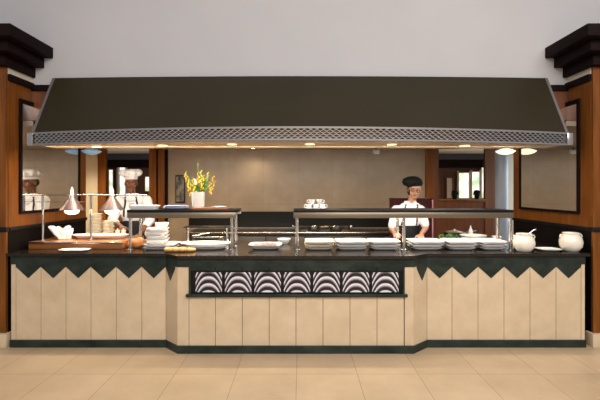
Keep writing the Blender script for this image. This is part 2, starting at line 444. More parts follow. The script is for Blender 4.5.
panel((xc0, DC-4.5), (X(189, DC), DC-4.5), .075, zt)
panel((X(404.5, DC), DC-4.5), (xc1, DC-4.5), .075, zt)
for i in range(8):
    panel((X(cp[i], DC), DC-4.5), (X(cp[i+1], DC), DC-4.5), .075, zl)
    panel((X(cp[i], DC), DC-4.5), (X(cp[i+1], DC), DC-4.5), zt-.035, zt, name='frieze_slab', mt='green_marble', out=.004)
x0, x1 = X(189, DC), X(404.5, DC)
# niche with seven shell tiles
zn0, zn1 = Z(293.5, DC), zt-.035
MB().bx(x0, x1, DC+.006-4.5, DC+.028-4.5, zn0, zn1).build('niche_back', 'black', bc)
MB().bx(X(186.5, DC), X(407, DC), DC-.035-4.5, DC+.03-4.5, zl, zl+.028, bev=.004).build('niche_ledge', 'green_marble', bc)
MB().bx(x0, x0+.022, DC-.012-4.5, DC+.03-4.5, zl+.028, zt).build('niche_jamb', 'green_marble', bc)
MB().bx(x1-.022, x1, DC-.012-4.5, DC+.03-4.5, zl+.028, zt).build('niche_jamb', 'green_marble', bc)
shell0 = None
for k in range(7):
    cx = X(194.5+29.45*k+14.2, DC)
    if shell0 is None:
        m = MB(); w = .262; h = .196
        n = 12; rr = []
        for i in range(n+1):
            u = -1+2*i/n
            rr.append([Vector((u*w/2, -.012*math.cos(u*PI/2)-.002*0, z)) for z in (-h/2, -h/2+.02, 0, h/2-.02, h/2)]+[Vector((u*w/2, .006, h/2)), Vector((u*w/2, .006, -h/2))])
        shell0 = m.rings(rr).build('shell_tile', 'shell', bc)
        s_ = shell0
    else:
        s_ = shell0.copy(); C.objects.link(s_)
    s_.location = (cx, DC-4.5+.002, (zn0+zn1)/2-.002)

# ------------------------------------------------------------------ back counter
bk = thing('back_counter', 'low dark stainless back counter along the beige marble wall', 'counter', (0, 6.85, 0))
MB().bx(X(186, 6.5)+.02, X(430, 6.5), -.33, .33, 0, .90).build('cabinet_body', 'steel_dark', bk)
MB().bx(X(186, 6.5), X(430, 6.5)+.02, -.36, .335, .90, .935, bev=.004).build('worktop', 'steel', bk)
for k in range(6):
    a = -1.83+k*.64
    MB().bx(a, a+.62, -.345, -.33, .12, .86, bev=.003).build('cabinet_door', 'steel_dark', bk)
rc = thing('cabinet', 'tall dark red cabinet standing behind the cook in the beret', 'cabinet', (1.62, 5.86, 0))
MB().bx(-.29, .29, -.11, .10, .08, 1.50, bev=.008).build('cabinet_body', 'red_board', rc)
MB().bx(-.275, .275, -.125, -.111, .12, 1.46, bev=.004).build('door', 'red_board', rc)
MB().bx(.272, .290, -.132, -.111, .10, 1.48, bev=.003).build('edge_strip', 'pink_edge', rc, label='pinkish edge strip')
for sx in (-.25, .25):
    for sy in (-.08, .07): MB().lathe([(0, 0), (.025, 0), (.025, .03), (.012, .08), (0, .08)], (sx, sy, 0), 12).build('foot', 'black', rc)
# prep table on the right
pt = thing('prep_table', 'dark steel prep table behind the right end of the counter', 'table', (2.45, 5.65, 0))
MB().bx(-.48, .48, -.30, .35, .86, .90, bev=.004).build('table_top', 'steel_dark', pt)
for sx in (-.44, .44):
    for sy in (-.26, .31): MB().bx(sx-.02, sx+.02, sy-.02, sy+.02, 0, .86).build('leg', 'steel_dark', pt)
MB().bx(-.44, .44, -.24, .29, .25, .28).build('under_shelf', 'steel_dark', pt)

# ------------------------------------------------------------------ food shelves (gantries)
def gantry(x0, x1, posts, lab):
    a, b = X(x0, 4.28), X(x1, 4.28); cx = (a+b)/2
    t = thing('serving_shelf', lab, 'shelf', (cx, 4.48, TZ))
    MB().bx(a-cx, b-cx, -.207, .20, .410, .437, bev=.002).build('shelf_board', 'black', t)
    MB().bx(a-cx, b-cx, -.205, -.165, .350, .409, bev=.004).build('front_rail', 'steel_warm', t)
    MB().bx(a-cx, b-cx, .175, .20, .372, .409, bev=.004).build('back_rail', 'steel', t)
    for px in posts:
        xx = X(px, 4.34)-cx
        for yy in (-.14, .14):
            p = MB(); p.lathe([(.0, 0), (.035, 0), (.035, .006), (.017, .012), (.017, .409), (0, .409)], (xx, yy, 0), 14)
            p.build('post', 'steel', t)
    MB().bx(a-cx+.06, b-cx-.06, -.05, .06, .378, .390).build('lamp_strip', 'strip_glow', t)
    MB().bx(a-cx+.04, b-cx-.04, -.07, .08, .390, .410).build('lamp_housing', 'steel', t)
    return t
gantry(127, 236, (130.5, 232), 'shorter steel serving shelf left of centre, carrying the flower vase')
gantry(293.5, 513.5, (297, 403.8, 510.5), 'longer steel serving shelf on the right, with the stack of white cups on top')

# ------------------------------------------------------------------ carving board and heat lamps
cb = thing('carving_station', 'wide brown wooden carving board block at the left end of the counter', 'board', (-2.47, 4.65, TZ))
MB().bx(-.52, .52, -.25, .35, 0, .08, bev=.008).build('board_block', 'wood_board', cb)
MB().bx(-.52, .52, -.262, -.25, .062, .078, bev=.003).build('lit_edge', 'steel', cb)  # bright strip in place of the lit line along the board edge
hl = thing('heat_lamp_rail', 'steel rail on two posts carrying two heat lamps over the carving board', 'heat lamp', (-2.4, 4.52, TZ+.08))
rz = 1.565-TZ-.08
MB().tube([(-.62+.0, 0, rz), (.675, 0, rz)], .009, 10).build('rail', 'steel', hl)
MB().tube([(-.60, .02, rz-.08), (-.05, .02, rz-.08)], .005, 8).build('lower_rail', 'steel', hl)
for px in (42, 90.5):
    xx = X(px, 4.52)+2.4
    MB().lathe([(0, 0), (.035, 0), (.035, .008), (.013, .014), (.013, rz+.0), (0, rz+.0)], (xx, .012, 0), 14).build('post', 'steel', hl)
for px in (72, 112):
    xx = X(px, 4.52)+2.4
    o = MB()
    o.lathe([(.025, rz-.005), (.034, rz-.03), (.128, rz-.165), (.131, rz-.172), (.124, rz-.172), (.030, rz-.034), (.0, rz-.02)], (xx, 0, 0), 28)
    sh = o.build('lamp_shade', 'shade_metal', hl)
    MB().lathe([(.0, rz-.005), (.022, rz-.005), (.018, rz+.05), (.008, rz+.085), (0, rz+.088)], (xx, 0, 0), 16).build('lamp_cap', 'china', hl)
    MB().lathe([(.0, rz-.06), (.03, rz-.07), (.072, rz-.145), (.078, rz-.175), (.060, rz-.205), (.03, rz-.218), (0, rz-.221)], (xx, 0, 0), 22).build('bulb', 'glow', hl)

# ------------------------------------------------------------------ crockery
def platter(nm, lab, cat, loc, ax, ay, h=.022, n=4.5, group=None, rotz=0, mt='china', rim=.035):
    m = MB(); m.dish([(rim+.02, 0), (rim, 0), (rim*.5, h*.45), (0, h*.9), (0, h), (rim*.55, h*.75), (rim, h*.38), (ax*.7, h*.34)], ax, ay, n=n)
    o = m.build(nm, mt, None, loc); o.rotation_euler = (0, 0, rotz); tag(o, lab, cat, group); return o
def bowl(nm, lab, cat, loc, r, h, n=2, group=None, mt='china', sx=1.0, rotz=0):
    m = MB(); m.dish([(r*.62, 0), (r*.50, 0), (r*.46, h*.06), (r*.16, h*.5), (0, h*.98), (0, h), (r*.05, h*.98), (r*.20, h*.5), (r*.5, h*.14), (r*.9, h*.1)], r*sx, r, n=n)
    o = m.build(nm, mt, None, loc); o.rotation_euler = (0, 0, rotz); tag(o, lab, cat, group); return o
G1 = 'stacked rectangular platters under the right serving shelf'
spots = [(319, 30, 'beside the left end post'), (351, 33, 'second pile from the left'), (383, 31, 'pile just left of the middle posts'),
         (424.5, 33, 'pile just right of the middle posts'), (458, 31, 'pile in front of the white salad bowl'), (488.5, 26, 'pile beside the right end posts')]
for i, (px, w, wh) in enumerate(spots):
    for k in range(3):
        D = 4.43 + .02*k; hh = .030
        aw = w*4.4/400/2*(1 if k else .90)
        which = ('bottom platter', 'middle platter', 'top platter')[k]
        platter('serving_platter', 'white rectangular %s under the right shelf, %s' % (which, wh), 'platter',
                (X(px, D)+.004*(k-1), D, TZ+.0005+k*.0305), aw, .155+.01*k, h=.030, n=6, group=G1, mt='china' if i else 'china_warm', rotz=(.01, -.012, .0)[(i+k) % 3])
# left shelf: oval and flat platters, square bowls
pl1 = platter('oval_platter', 'smaller white oval platter under the big one, left shelf', 'platter', (X(207, 4.40), 4.42, TZ+.0005), .215, .12, h=.026, n=2.2)
pl2 = platter('oval_platter', 'biggest white oval platter, topmost under the left shelf right half', 'platter', (X(206, 4.5), 4.49, TZ+.0275), .285, .16, h=.034, n=2.2)
platter('serving_platter', 'white rectangular lower platter under the square bowls, left shelf', 'platter', (X(162.5, 4.45), 4.43, TZ+.0005), .175, .14, h=.028, n=5)
platter('serving_platter', 'white rectangular upper platter, right below the square bowls', 'platter', (X(163.0, 4.5), 4.47, TZ+.0295), .185, .155, h=.030, n=5, rotz=.02)
z = TZ+.0295+.0125
for k, (dx, sc, ro) in enumerate(((0, 1.0, .1), (.004, .98, .16), (.0, .96, .05), (.008, .95, .2))):
    bowl('square_bowl', 'white square bowl, %s of the pile of four left of the vase' % ('bottom', 'second', 'third', 'topmost')[k], 'bowl',
         (X(158, 4.5)+dx, 4.49, z+.002+k*.040), .120*sc, .060, n=5, group='pile of square bowls', rotz=ro)
bowl('square_bowl', 'small white square bowl on top of the back of the bowl pile', 'bowl', (X(161.5, 4.5), 4.515, z+.002+3*.040+.042), .075, .075, n=5, rotz=.3)
# centre plate
cpz = platter('rectangular_plate', 'white rectangular plate of sliced ham in the middle gap between shelves', 'plate', (X(265.5, 4.5), 4.48, TZ+.0235), .185, .16, h=.026, n=5)
platter('rectangular_plate', 'white plate underneath the ham plate in the middle gap', 'plate', (X(266, 4.45), 4.46, TZ+.0005), .15, .135, h=.022, n=5)
for i in range(6):
    m = MB(); m.dish([(0.004, 0), (0, .003), (0, .007), (.004, .010)], .040, .030, n=2.3, seg=18)
    o = m.build('ham_slice', 'ham', None, (X(258+3.2*i, 4.5), 4.47+.012*(i % 2), TZ+.036+.002*i)); o.rotation_euler = (.12, -.10, .5*i)
    tag(o, 'pink ham slice on the middle plate, one of an overlapping row', 'ham slice', 'ham slices on the middle plate')
bowl('small_bowl', 'small white round bowl behind the ham plate', 'bowl', (X(284, 4.85), 4.86, TZ+.0005), .085, .06)
# bits at the left
platter('rectangular_plate', 'small white plate in front of the carving board', 'plate', (X(76, 4.28), 4.26, TZ+.0005), .155, .085, h=.02, n=4)
platter('oval_platter', 'long white oval carving platter under the heat lamps', 'platter', (X(101, 4.69), 4.69, TZ+.0805), .325, .118, h=.05, n=2.3, rim=.06)
m = MB()
for sc, dx, a0 in ((1, 0, 0), (.8, .05, 1.1)):
    rr = []
    for i, (rad, z) in enumerate(((.03, 0), (.045, .004), (.05, .03), (.075, .075), (.085, .12), (.078, .118), (.05, .06), (.02, .03))):
        ring = []
        for k in range(30):
            t = 2*PI*k/30+a0; q = rad*sc*(1+(.30*math.sin(5*t)+.12*math.sin(9*t+1))*min(1, i/4))
            ring.append(Vector((dx+q*math.cos(t)*1.1-z*.25, q*.7*math.sin(t), z*sc*(1+.30*math.sin(3*t+a0)))))
        rr.append(ring)
    m.rings(rr)
o = m.build('folded_napkin', 'cloth_white', None, (X(62, 4.65), 4.66, TZ+.0805)); tag(o, 'crumpled white napkin at the left end of the carving platter', 'napkin')
o.rotation_euler = (0, 0, .3)
# plate piles lit by the heat lamps
for j, (px, D, n, r) in enumerate(((95, 4.90, 16, .083), (108.5, 4.90, 11, .068))):
    for k in range(n):
        m = MB(); m.dish([(.035, 0), (.03, 0), (0, .014), (0, .017), (.03, .006), (.05, .006)], r, r, seg=24)
        o = m.build('side_plate', 'china_warm', None, (X(px, D)+.004*math.sin(k*2.1), D+.003*math.cos(k*1.7), TZ+.081+k*.0175+.0))
        tag(o, 'small round plate in the %s pile behind the carving platter' % ('tall left' if j == 0 else 'low right'), 'plate', 'plates in the %s pile' % ('tall left' if j == 0 else 'low right'))
for px, D, lab in ((117.5, 4.90, 'left'), (123.5, 4.91, 'right')):
    t = thing('sauce_pot', 'little white sauce pot behind the carving platter, the %s of two' % lab, 'pot', (X(px, D), D, TZ+.0805), group='sauce pots')
    MB().lathe([(0, 0), (.024, 0), (.030, .03), (.026, .07), (.030, .078), (.026, .078), (.022, .06), (0, .02)], seg=18).build('pot_body', 'china_warm', t)
    MB().lathe([(0, .070), (.024, .070), (.024, .074), (.006, .086), (.008, .096), (0, .098)], seg=18).build('lid', 'china_warm', t)
# roast and bread
m = MB(); m.ell((0, 0, .055), (.085, .055, .056)).ell((.04, .0, .065), (.055, .045, .055)).ell((-.05, 0, .04), (.05, .048, .040))
tag(m.build('roast_joint', 'roast', None, (X(140.5, 4.6), 4.495, TZ)), 'orange-brown roast joint behind the left shelf post', 'roast meat')
m = MB()
for k in range(3): m.ell((-.07+.07*k, .004*k, .026), (.052, .04, .026))
tag(m.build('bread_roll', 'bread', None, (X(176, 4.22), 4.20, TZ)), 'golden bread roll at the counter edge left of centre', 'bread')
m = MB().ell((0, 0, .022), (.045, .035, .022)).ell((.03, .012, .02), (.03, .026, .02))
tag(m.build('bread_roll', 'bread', None, (X(190, 4.22), 4.215, TZ)), 'smaller crusty roll beside the golden bread roll', 'bread')
# display stand with cutlery tray
ds = thing('display_stand', 'low dark-topped display stand on steel feet under the left shelf', 'stand', (X(208, 4.88), 4.86, TZ))
MB().bx(-.27, .27, -.10, .10, .20, .21, bev=.003).build('stand_top', 'black', ds)
for sx in (-.255, .255):
    MB().lathe([(0, 0), (.035, 0), (.030, .02), (.014, .08), (.018, .15), (.03, .20), (0, .20)], (sx*.93, 0, 0), 16).build('foot', 'steel', ds)
tr = tag(MB().dish([(.03, 0), (.02, 0), (0, .08), (0, .083), (.012, .08), (.03, .008), (.06, .008)], .20, .085, n=2.4).build('steel_tray', 'steel', None, (X(209, 4.88), 4.85, TZ+.0005)), 'oval steel tray of serving spoons under the display stand', 'tray')
for k in range(5):
    t = thing('serving_spoon', 'steel serving spoon in the oval tray, one of five', 'spoon', (X(197, 4.88)+.0, 4.80+.027*k, TZ+.092), rotz=.0, group='serving spoons in the oval tray')
    t.rotation_euler.y = -.10
    MB().ell((0, 0, .012), (.045, .012, .011)).build('spoon_bowl', 'steel', t)
    MB().tube([(.035, 0, .012), (.09, 0, .024), (.17, 0, .024)], .006).build('handle', 'steel', t)
# on the left shelf
SZ = TZ+.437
platter('shelf_tray', 'white rectangular tray on the left shelf in front of the chef', 'tray', (X(144, 4.42), 4.44, SZ+.0005), .155, .10, h=.045, n=7, rim=.02)
for k in range(3):
    m = MB(); m.dish([(.05, 0), (.045, 0), (0, .016), (0, .019), (.03, .009), (.06, .009)], .145-.006*k, .12, n=2.2)
    o = m.build('blue_plate', 'cloth_white', None, (X(175.5, 4.45)+.004*k, 4.46, SZ+.0005+k*.011)); o.data.materials[0] = M['plate_blue'] if 'plate_blue' in M else mat('plate_blue', (.50, .56, .78), .2, spec=.6)
    tag(o, 'pale blue oval plate, %s of three on the left shelf' % ('bottom', 'middle', 'top')[k], 'plate', 'pale blue plates')
wb = tag(MB().bx(-.20, .20, -.11, .11, 0, .016, bev=.004).build('wooden_tray', 'wood_board', None, (X(211, 4.5), 4.52, SZ+.0005)), 'flat brown wooden tray beneath the flower vase', 'tray')
platter('small_dish', 'small flat white dish on the wooden tray right of the vase', 'dish', (X(219, 4.5), 4.50, SZ+.017), .085, .06, h=.012, n=3)
# vase of flowers
vs = thing('flower_vase', 'pale glass vase of yellow flowers on the left shelf', 'vase', (X(197.5, 4.52), 4.55, SZ+.017))
MB().lathe([(0, 0), (.066, 0), (.068, .006), (.080, .17), (.081, .173), (.077, .173), (.064, .014), (0, .012)], seg=28).build('vase_body', 'frosted', vs)
st = MB(); tips = []
rng = random.Random(3)
for k in range(15):
    a = rng.uniform(0, 2*PI); R = rng.uniform(.04, .19); hh = rng.uniform(.25, .42)
    tip = Vector((R*math.cos(a)*1.1+.01, R*math.sin(a)*.6, hh)); tips.append(tip)
    st.tube([(.02*math.cos(a), .02*math.sin(a), .02), (tip.x*.35, tip.y*.35, .18), tip], .0028, 6)
st.tube([(0, 0, .02), (.0, 0, .25), (-.004, 0, .50)], .003, 6)
st.build('stems', 'leaf', vs)
for k, tp in enumerate(tips[:13]):
    m = MB(); d = Vector((tp.x*.6, tp.y*.6, .25)).normalized(); nn = 9
    for i in range(nn):
        f = i/(nn-1); c = tp-d*(.15*(1-f)); q = .0165*(1-f*.5)
        a = i*2.4
        m.ell(c+Vector((math.cos(a)*q, math.sin(a)*q, 0)), (q*.62, q*.62, q*.75), seg=8)
    m.build('flower_spike', 'yellow', vs)
m = MB()
m.ell((-.03, -.03, .28), (.022, .02, .035)).ell((-.028, -.045, .30), (.012, .012, .02))
m.build('white_bloom', 'china', vs)
for k in range(46):
    a = rng.uniform(0, 2*PI); R = rng.uniform(.05, .15); z1 = rng.uniform(.20, .38)
    b0 = Vector((.02*math.cos(a), .015*math.sin(a), .13)); b1 = Vector((R*math.cos(a), R*.6*math.sin(a), z1)); md = (b0+b1)/2+Vector((0, 0, .02))
    sd = (b1-b0).cross(Vector((math.cos(a+1), math.sin(a+1), .2))).normalized()*rng.uniform(.008, .015)
    up = sd.cross(b1-b0).normalized()*.0012
    m = MB(); m.rings([[b0+up, b0-up, b0-up+sd*.1, b0+up+sd*.1], [md+sd+up, md-sd+up, md-sd-up, md+sd-up], [b1+up*.5, b1+sd*.05, b1-up*.5, b1-sd*.05]]); m.build('leaf', 'leaf', vs)
# stacked white cups on the right shelf
platter('square_saucer', 'white square saucer beneath the cups on the right shelf', 'saucer', (X(315.5, 4.42), 4.44, SZ+.0005), .125, .08, h=.014, n=5)
def cup(lab, loc, ro):
    t = thing('coffee_cup', lab, 'cup', loc, ro, 'cups on the right shelf')
    MB().lathe([(0, 0), (.022, 0), (.026, .004), (.036, .05), (.035, .05), (.024, .008), (0, .006)], seg=22).build('cup_body', 'china', t)
    MB().tube([(.031, 0, .042), (.050, 0, .043), (.056, 0, .026), (.045, 0, .012), (.026, 0, .012)], .004, 8).build('handle', 'china', t)
cup('white cup, left one of the lower row on the saucer', (X(309, 4.42), 4.44, SZ+.0075), 2.9)
cup('white cup in the middle of the lower row on the saucer', (X(316, 4.42), 4.445, SZ+.0075), 1.3)
cup('white cup, right one of the lower row on the saucer', (X(322.5, 4.42), 4.44, SZ+.0075), .2)
cup('white cup on top at the left of the cup stack', (X(312, 4.42), 4.44, SZ+.0590), 3.1)
cup('white cup on top at the right of the cup stack', (X(319.5, 4.42), 4.44, SZ+.0590), .1)
# white jars at the right
def jar(lab, loc, r, ro=0, lean=False):
    t = thing('ceramic_jar', lab, 'jar', loc, ro)
    k = r/.115
    MB().lathe([(0, 0), (.065*k, 0), (.075*k, .006), (.108*k, .05*k), (.115*k, .10*k), (.104*k, .15*k), (.080*k, .178*k), (.082*k, .195*k), (.088*k, .200*k), (.080*k, .203*k), (.072*k, .18*k), (.092*k, .14*k), (.098*k, .09*k), (.06*k, .02*k), (0, .016*k)], seg=32).build('jar_body', 'china_warm', t)
    for s in (-1, 1):
        MB().tube([(s*.085*k, 0, .175*k), (s*.112*k, 0, .182*k), (s*.122*k, 0, .16*k), (s*.108*k, 0, .14*k)], .007, 8).build('ear_handle', 'china_warm', t)
    return t
jar('white round ceramic jar with a ladle, nearer the shelf posts', (X(525, 4.22), 4.24, TZ), .108)
jar('white round ceramic jar at the far right end of the counter', (X(571.5, 4.25), 4.26, TZ), .112)
ld = thing('ladle', 'steel ladle leaning out of the left white jar', 'ladle', (X(525, 4.22), 4.24, TZ+.02))
MB().tube([(-.01, 0, .02), (.055, 0, .17), (.10, 0, .205), (.125, 0, .21)], .006, 8).build('ladle_handle', 'steel', ld)
MB().ell((-.015, 0, .025), (.03, .03, .018)).build('ladle_bowl', 'steel', ld)
platter('rectangular_plate', 'flat white plate between the two ceramic jars', 'plate', (X(548, 4.3), 4.30, TZ+.0005), .122, .11, h=.022, n=3)
bowl('small_bowl', 'small white footed cup behind the right shelf posts', 'bowl', (X(498, 4.75), 4.78, TZ+.0005), .055, .10)
# salad bowl
sb = bowl('salad_bowl', 'wide white salad bowl behind the right serving shelf', 'bowl', (X(475, 5.42), 5.48, .9005), .175, .105)
m = MB(); rng = random.Random(9)
for k in range(70):
    a = rng.uniform(0, 2*PI); R = math.sqrt(rng.random())*.15
    c = Vector((R*math.cos(a), R*math.sin(a)*.8, .03+rng.uniform(0, .05)))
    m.box(c, (.05, .035, .004), (rng.uniform(-1, 1), rng.uniform(-1, 1), a))
o = m.build('salad_leaves', 'leaf', None, (X(452, 5.45), 5.62, .9015)); tag(o, 'heap of green salad leaves left of the white salad bowl', 'salad'); o['kind'] = 'stuff'
t = thing('bottle', 'small white sauce bottle behind the salad bowl', 'bottle', (X(473, 5.7), 5.78, .90))
MB().lathe([(0, 0), (.03, 0), (.032, .01), (.032, .13), (.012, .17), (0, .17)], seg=18).build('bottle_body', 'china', t)
MB().lathe([(0, .17), (.013, .17), (.006, .21), (0, .21)], seg=14).build('nozzle', 'china', t)
t = thing('saucepan', 'shallow steel pan on the back of the prep table', 'pan', (X(455, 5.85), 5.88, .90))
MB().lathe([(0, 0), (.13, 0), (.14, .01), (.145, .10), (.14, .10), (.132, .014), (0, .012)], seg=28).build('pan_body', 'steel_dark', t)
MB().tube([(.14, 0, .09), (.24, 0, .11), (.33, 0, .115)], .009, 8).build('handle', 'steel', t)
MB().lathe([(0, .112), (.145, .102), (.148, .106), (.02, .135), (.02, .15), (0, .152)], seg=28).build('lid', 'steel', t)
# pans along the back counter
for k, (px, ww) in enumerate(((303, .142), (325, .142), (345, .10))):
    t = thing('roasting_pan', 'dark roasting pan on the back counter, %s of three' % ('left', 'middle', 'right')[k], 'pan', (X(px, 6.6), 6.68, .9355))
    MB().dish([(.03, 0), (.02, 0), (0, .07), (0, .075), (.008, .07), (.03, .01), (.06, .01)], ww, .13, n=4).build('pan_body', 'steel_dark', t)
    for s in (-1, 1): MB().tube([(s*ww*.97, -.04, .07), (s*(ww+.03), -.04, .085), (s*(ww+.03), .04, .085), (s*ww*.97, .04, .07)], .005, 8).build('handle', 'steel', t)
# picture on the marble wall: dark frame
pc = thing('wall_picture', 'small upright dark framed picture on the marble wall beside the vase', 'picture', (X(180.5, DB), DB-.002, Z(189, DB)))
MB().bx(-.085, .085, -.025, 0, -.25, .25, bev=.003).build('picture_frame', 'black', pc)
mat('picture', (.02, .018, .015), .2, noise=(14, (.35, .33, .28), (1, 1, .5), 3))
MB().bx(-.07, .07, -.029, -.025, -.225, .225).build('picture_face', 'picture', pc)
# column and lamps
col = MB().lathe([(0, 0), (.12, 0), (.12, .05), (.10, .06), (.10, CZ-.06), (.12, CZ-.04), (.12, CZ), (0, CZ)], seg=28).build('column', 'steel_blue', None, (X(501.5, 6.6), 6.6, 0))
tag(col, 'pale blue-grey round column beside the right wood wall', 'column')
for x, m_, lab in ((91.5, 'pale_blue_glass', 'pale blue glass ceiling lamp at the left, under the hood'), (505.5, 'lamp_glow', 'cream glowing ceiling lamp at the right, under the hood')):
    t = thing('ceiling_lamp', lab, 'ceiling lamp', (X(x, 5.58), 5.58, CZ))
    MB().lathe([(0, 0), (.05, 0), (.05, -.02), (.012, -.03), (.012, -.16), (0, -.16)], seg=18).build('lamp_stem', 'steel', t)
    MB().lathe([(0, -.15), (.05, -.155), (.126, -.185), (.129, -.193), (.09, -.22), (.04, -.235), (0, -.237)], seg=28).build('lamp_shade', m_, t)
for x, D in ((253, 6.9), (120, 6.3), (215, 6.3), (330, 6.3), (440, 6.3)):
    t = thing('downlight', 'small round recessed downlight in the ceiling over the kitchen', 'downlight', (X(x, D), D, CZ), group='kitchen downlights')
    MB().lathe([(0, 0), (.055, 0), (.055, -.012), (.04, -.014), (.038, -.004), (0, -.004)], seg=20).build('trim_ring', 'steel', t)
    MB().lathe([(0, -.004), (.036, -.004), (.03, -.012), (0, -.013)], seg=18).build('lens', 'glow', t)
t = thing('spotlight', 'small white box spotlight on the ceiling left of the cook in the beret', 'spotlight', (X(376, 6.9), 6.9, CZ))
MB().bx(-.01, .01, -.01, .01, -.03, 0).build('bracket', 'black', t)
MB().box((0, 0, -.07), (.10, .09, .07), (.3, 0, .2), bev=.008).build('lamp_housing', 'plastic_white', t)
for px, lab in ((456, 'left'), (478, 'right')):
    t = thing('potted_plant', 'dark round potted plant on the wooden sill, %s of two' % lab, 'plant', (X(px, DB), DB+.05, 1.4555))
    MB().lathe([(0, 0), (.035, 0), (.045, .07), (.04, .07), (0, .06)], seg=16).build('pot', 'espresso', t)
    m = MB(); rng = random.Random(px)
    m.ell((0, 0, .10), (.05, .05, .045), seg=12)
    for k in range(26):
        a = rng.uniform(0, 6.28); e = rng.uniform(-.3, 1.4)
        m.ell((.052*math.cos(a)*math.cos(e), .052*math.sin(a)*math.cos(e), .10+.055*math.sin(e)), (.018, .018, .014), seg=6)
    m.build('foliage', 'beret_green', t)

# ------------------------------------------------------------------ people
def remesh(mb, name, m, parent, voxel=.007, smooth=4):
    bm = mb.bm; bmesh.ops.recalc_face_normals(bm, faces=bm.faces[:])
    me = bpy.data.meshes.new(name); bm.to_mesh(me); bm.free()
    o = bpy.data.objects.new(name, me); C.objects.link(o)
    r = o.modifiers.new('r', 'REMESH'); r.mode = 'VOXEL'; r.voxel_size = voxel; r.use_smooth_shade = True
    if smooth:
        s = o.modifiers.new('s', 'SMOOTH'); s.iterations = smooth; s.factor = .5
    bpy.context.view_layer.update()
    dg = bpy.context.evaluated_depsgraph_get()
    nm = bpy.data.meshes.new_from_object(o.evaluated_get(dg))
    o.modifiers.clear(); o.data = nm; bpy.data.meshes.remove(me)
    nm.materials.clear(); nm.materials.append(M[m])
    for p in nm.polygons: p.use_smooth = True
    o.parent = parent
    return o
def hand(mb, w, d, n, side):
    """w wrist, d pointing direction, n palm normal, side: +1 thumb towards d x n"""
    d = d.normalized(); n = (n-d*n.dot(d)).normalized(); u = d.cross(n).normalized()*side
    pc_ = w+d*.045
    for a, rr_ in ((-.026, .016), (-.009, .017), (.009, .017), (.026, .016)):
        mb.capsule(w+d*.012+u*a*.6, w+d*.088+u*a*1.1, rr_, .0125)
    for i, (a, L) in enumerate(((.033, .072), (.011, .080), (-.011, .075), (-.033, .058))):
        r0 = w+d*.088+u*a
        p1 = r0+(d*.95+u*a*2.2+n*.25).normalized()*L*.45
        p2 = p1+(d*.75+u*a*1.5+n*.62).normalized()*L*.33
        p3 = p2+(d*.45+n*.85).normalized()*L*.25
        mb.capsule(r0-d*.01, p1, .0095, .009, 10).capsule(p1, p2, .009, .0082, 10).capsule(p2, p3, .0082, .0075, 10)
    t0 = w+d*.025+u*.028; t1 = t0+(d*.6+u*.75+n*.25).normalized()*.042; t2 = t1+(d*.85+u*.2+n*.45).normalized()*.032
    mb.capsule(t0, t1, .0135, .011, 10).capsule(t1, t2, .0105, .009, 10)
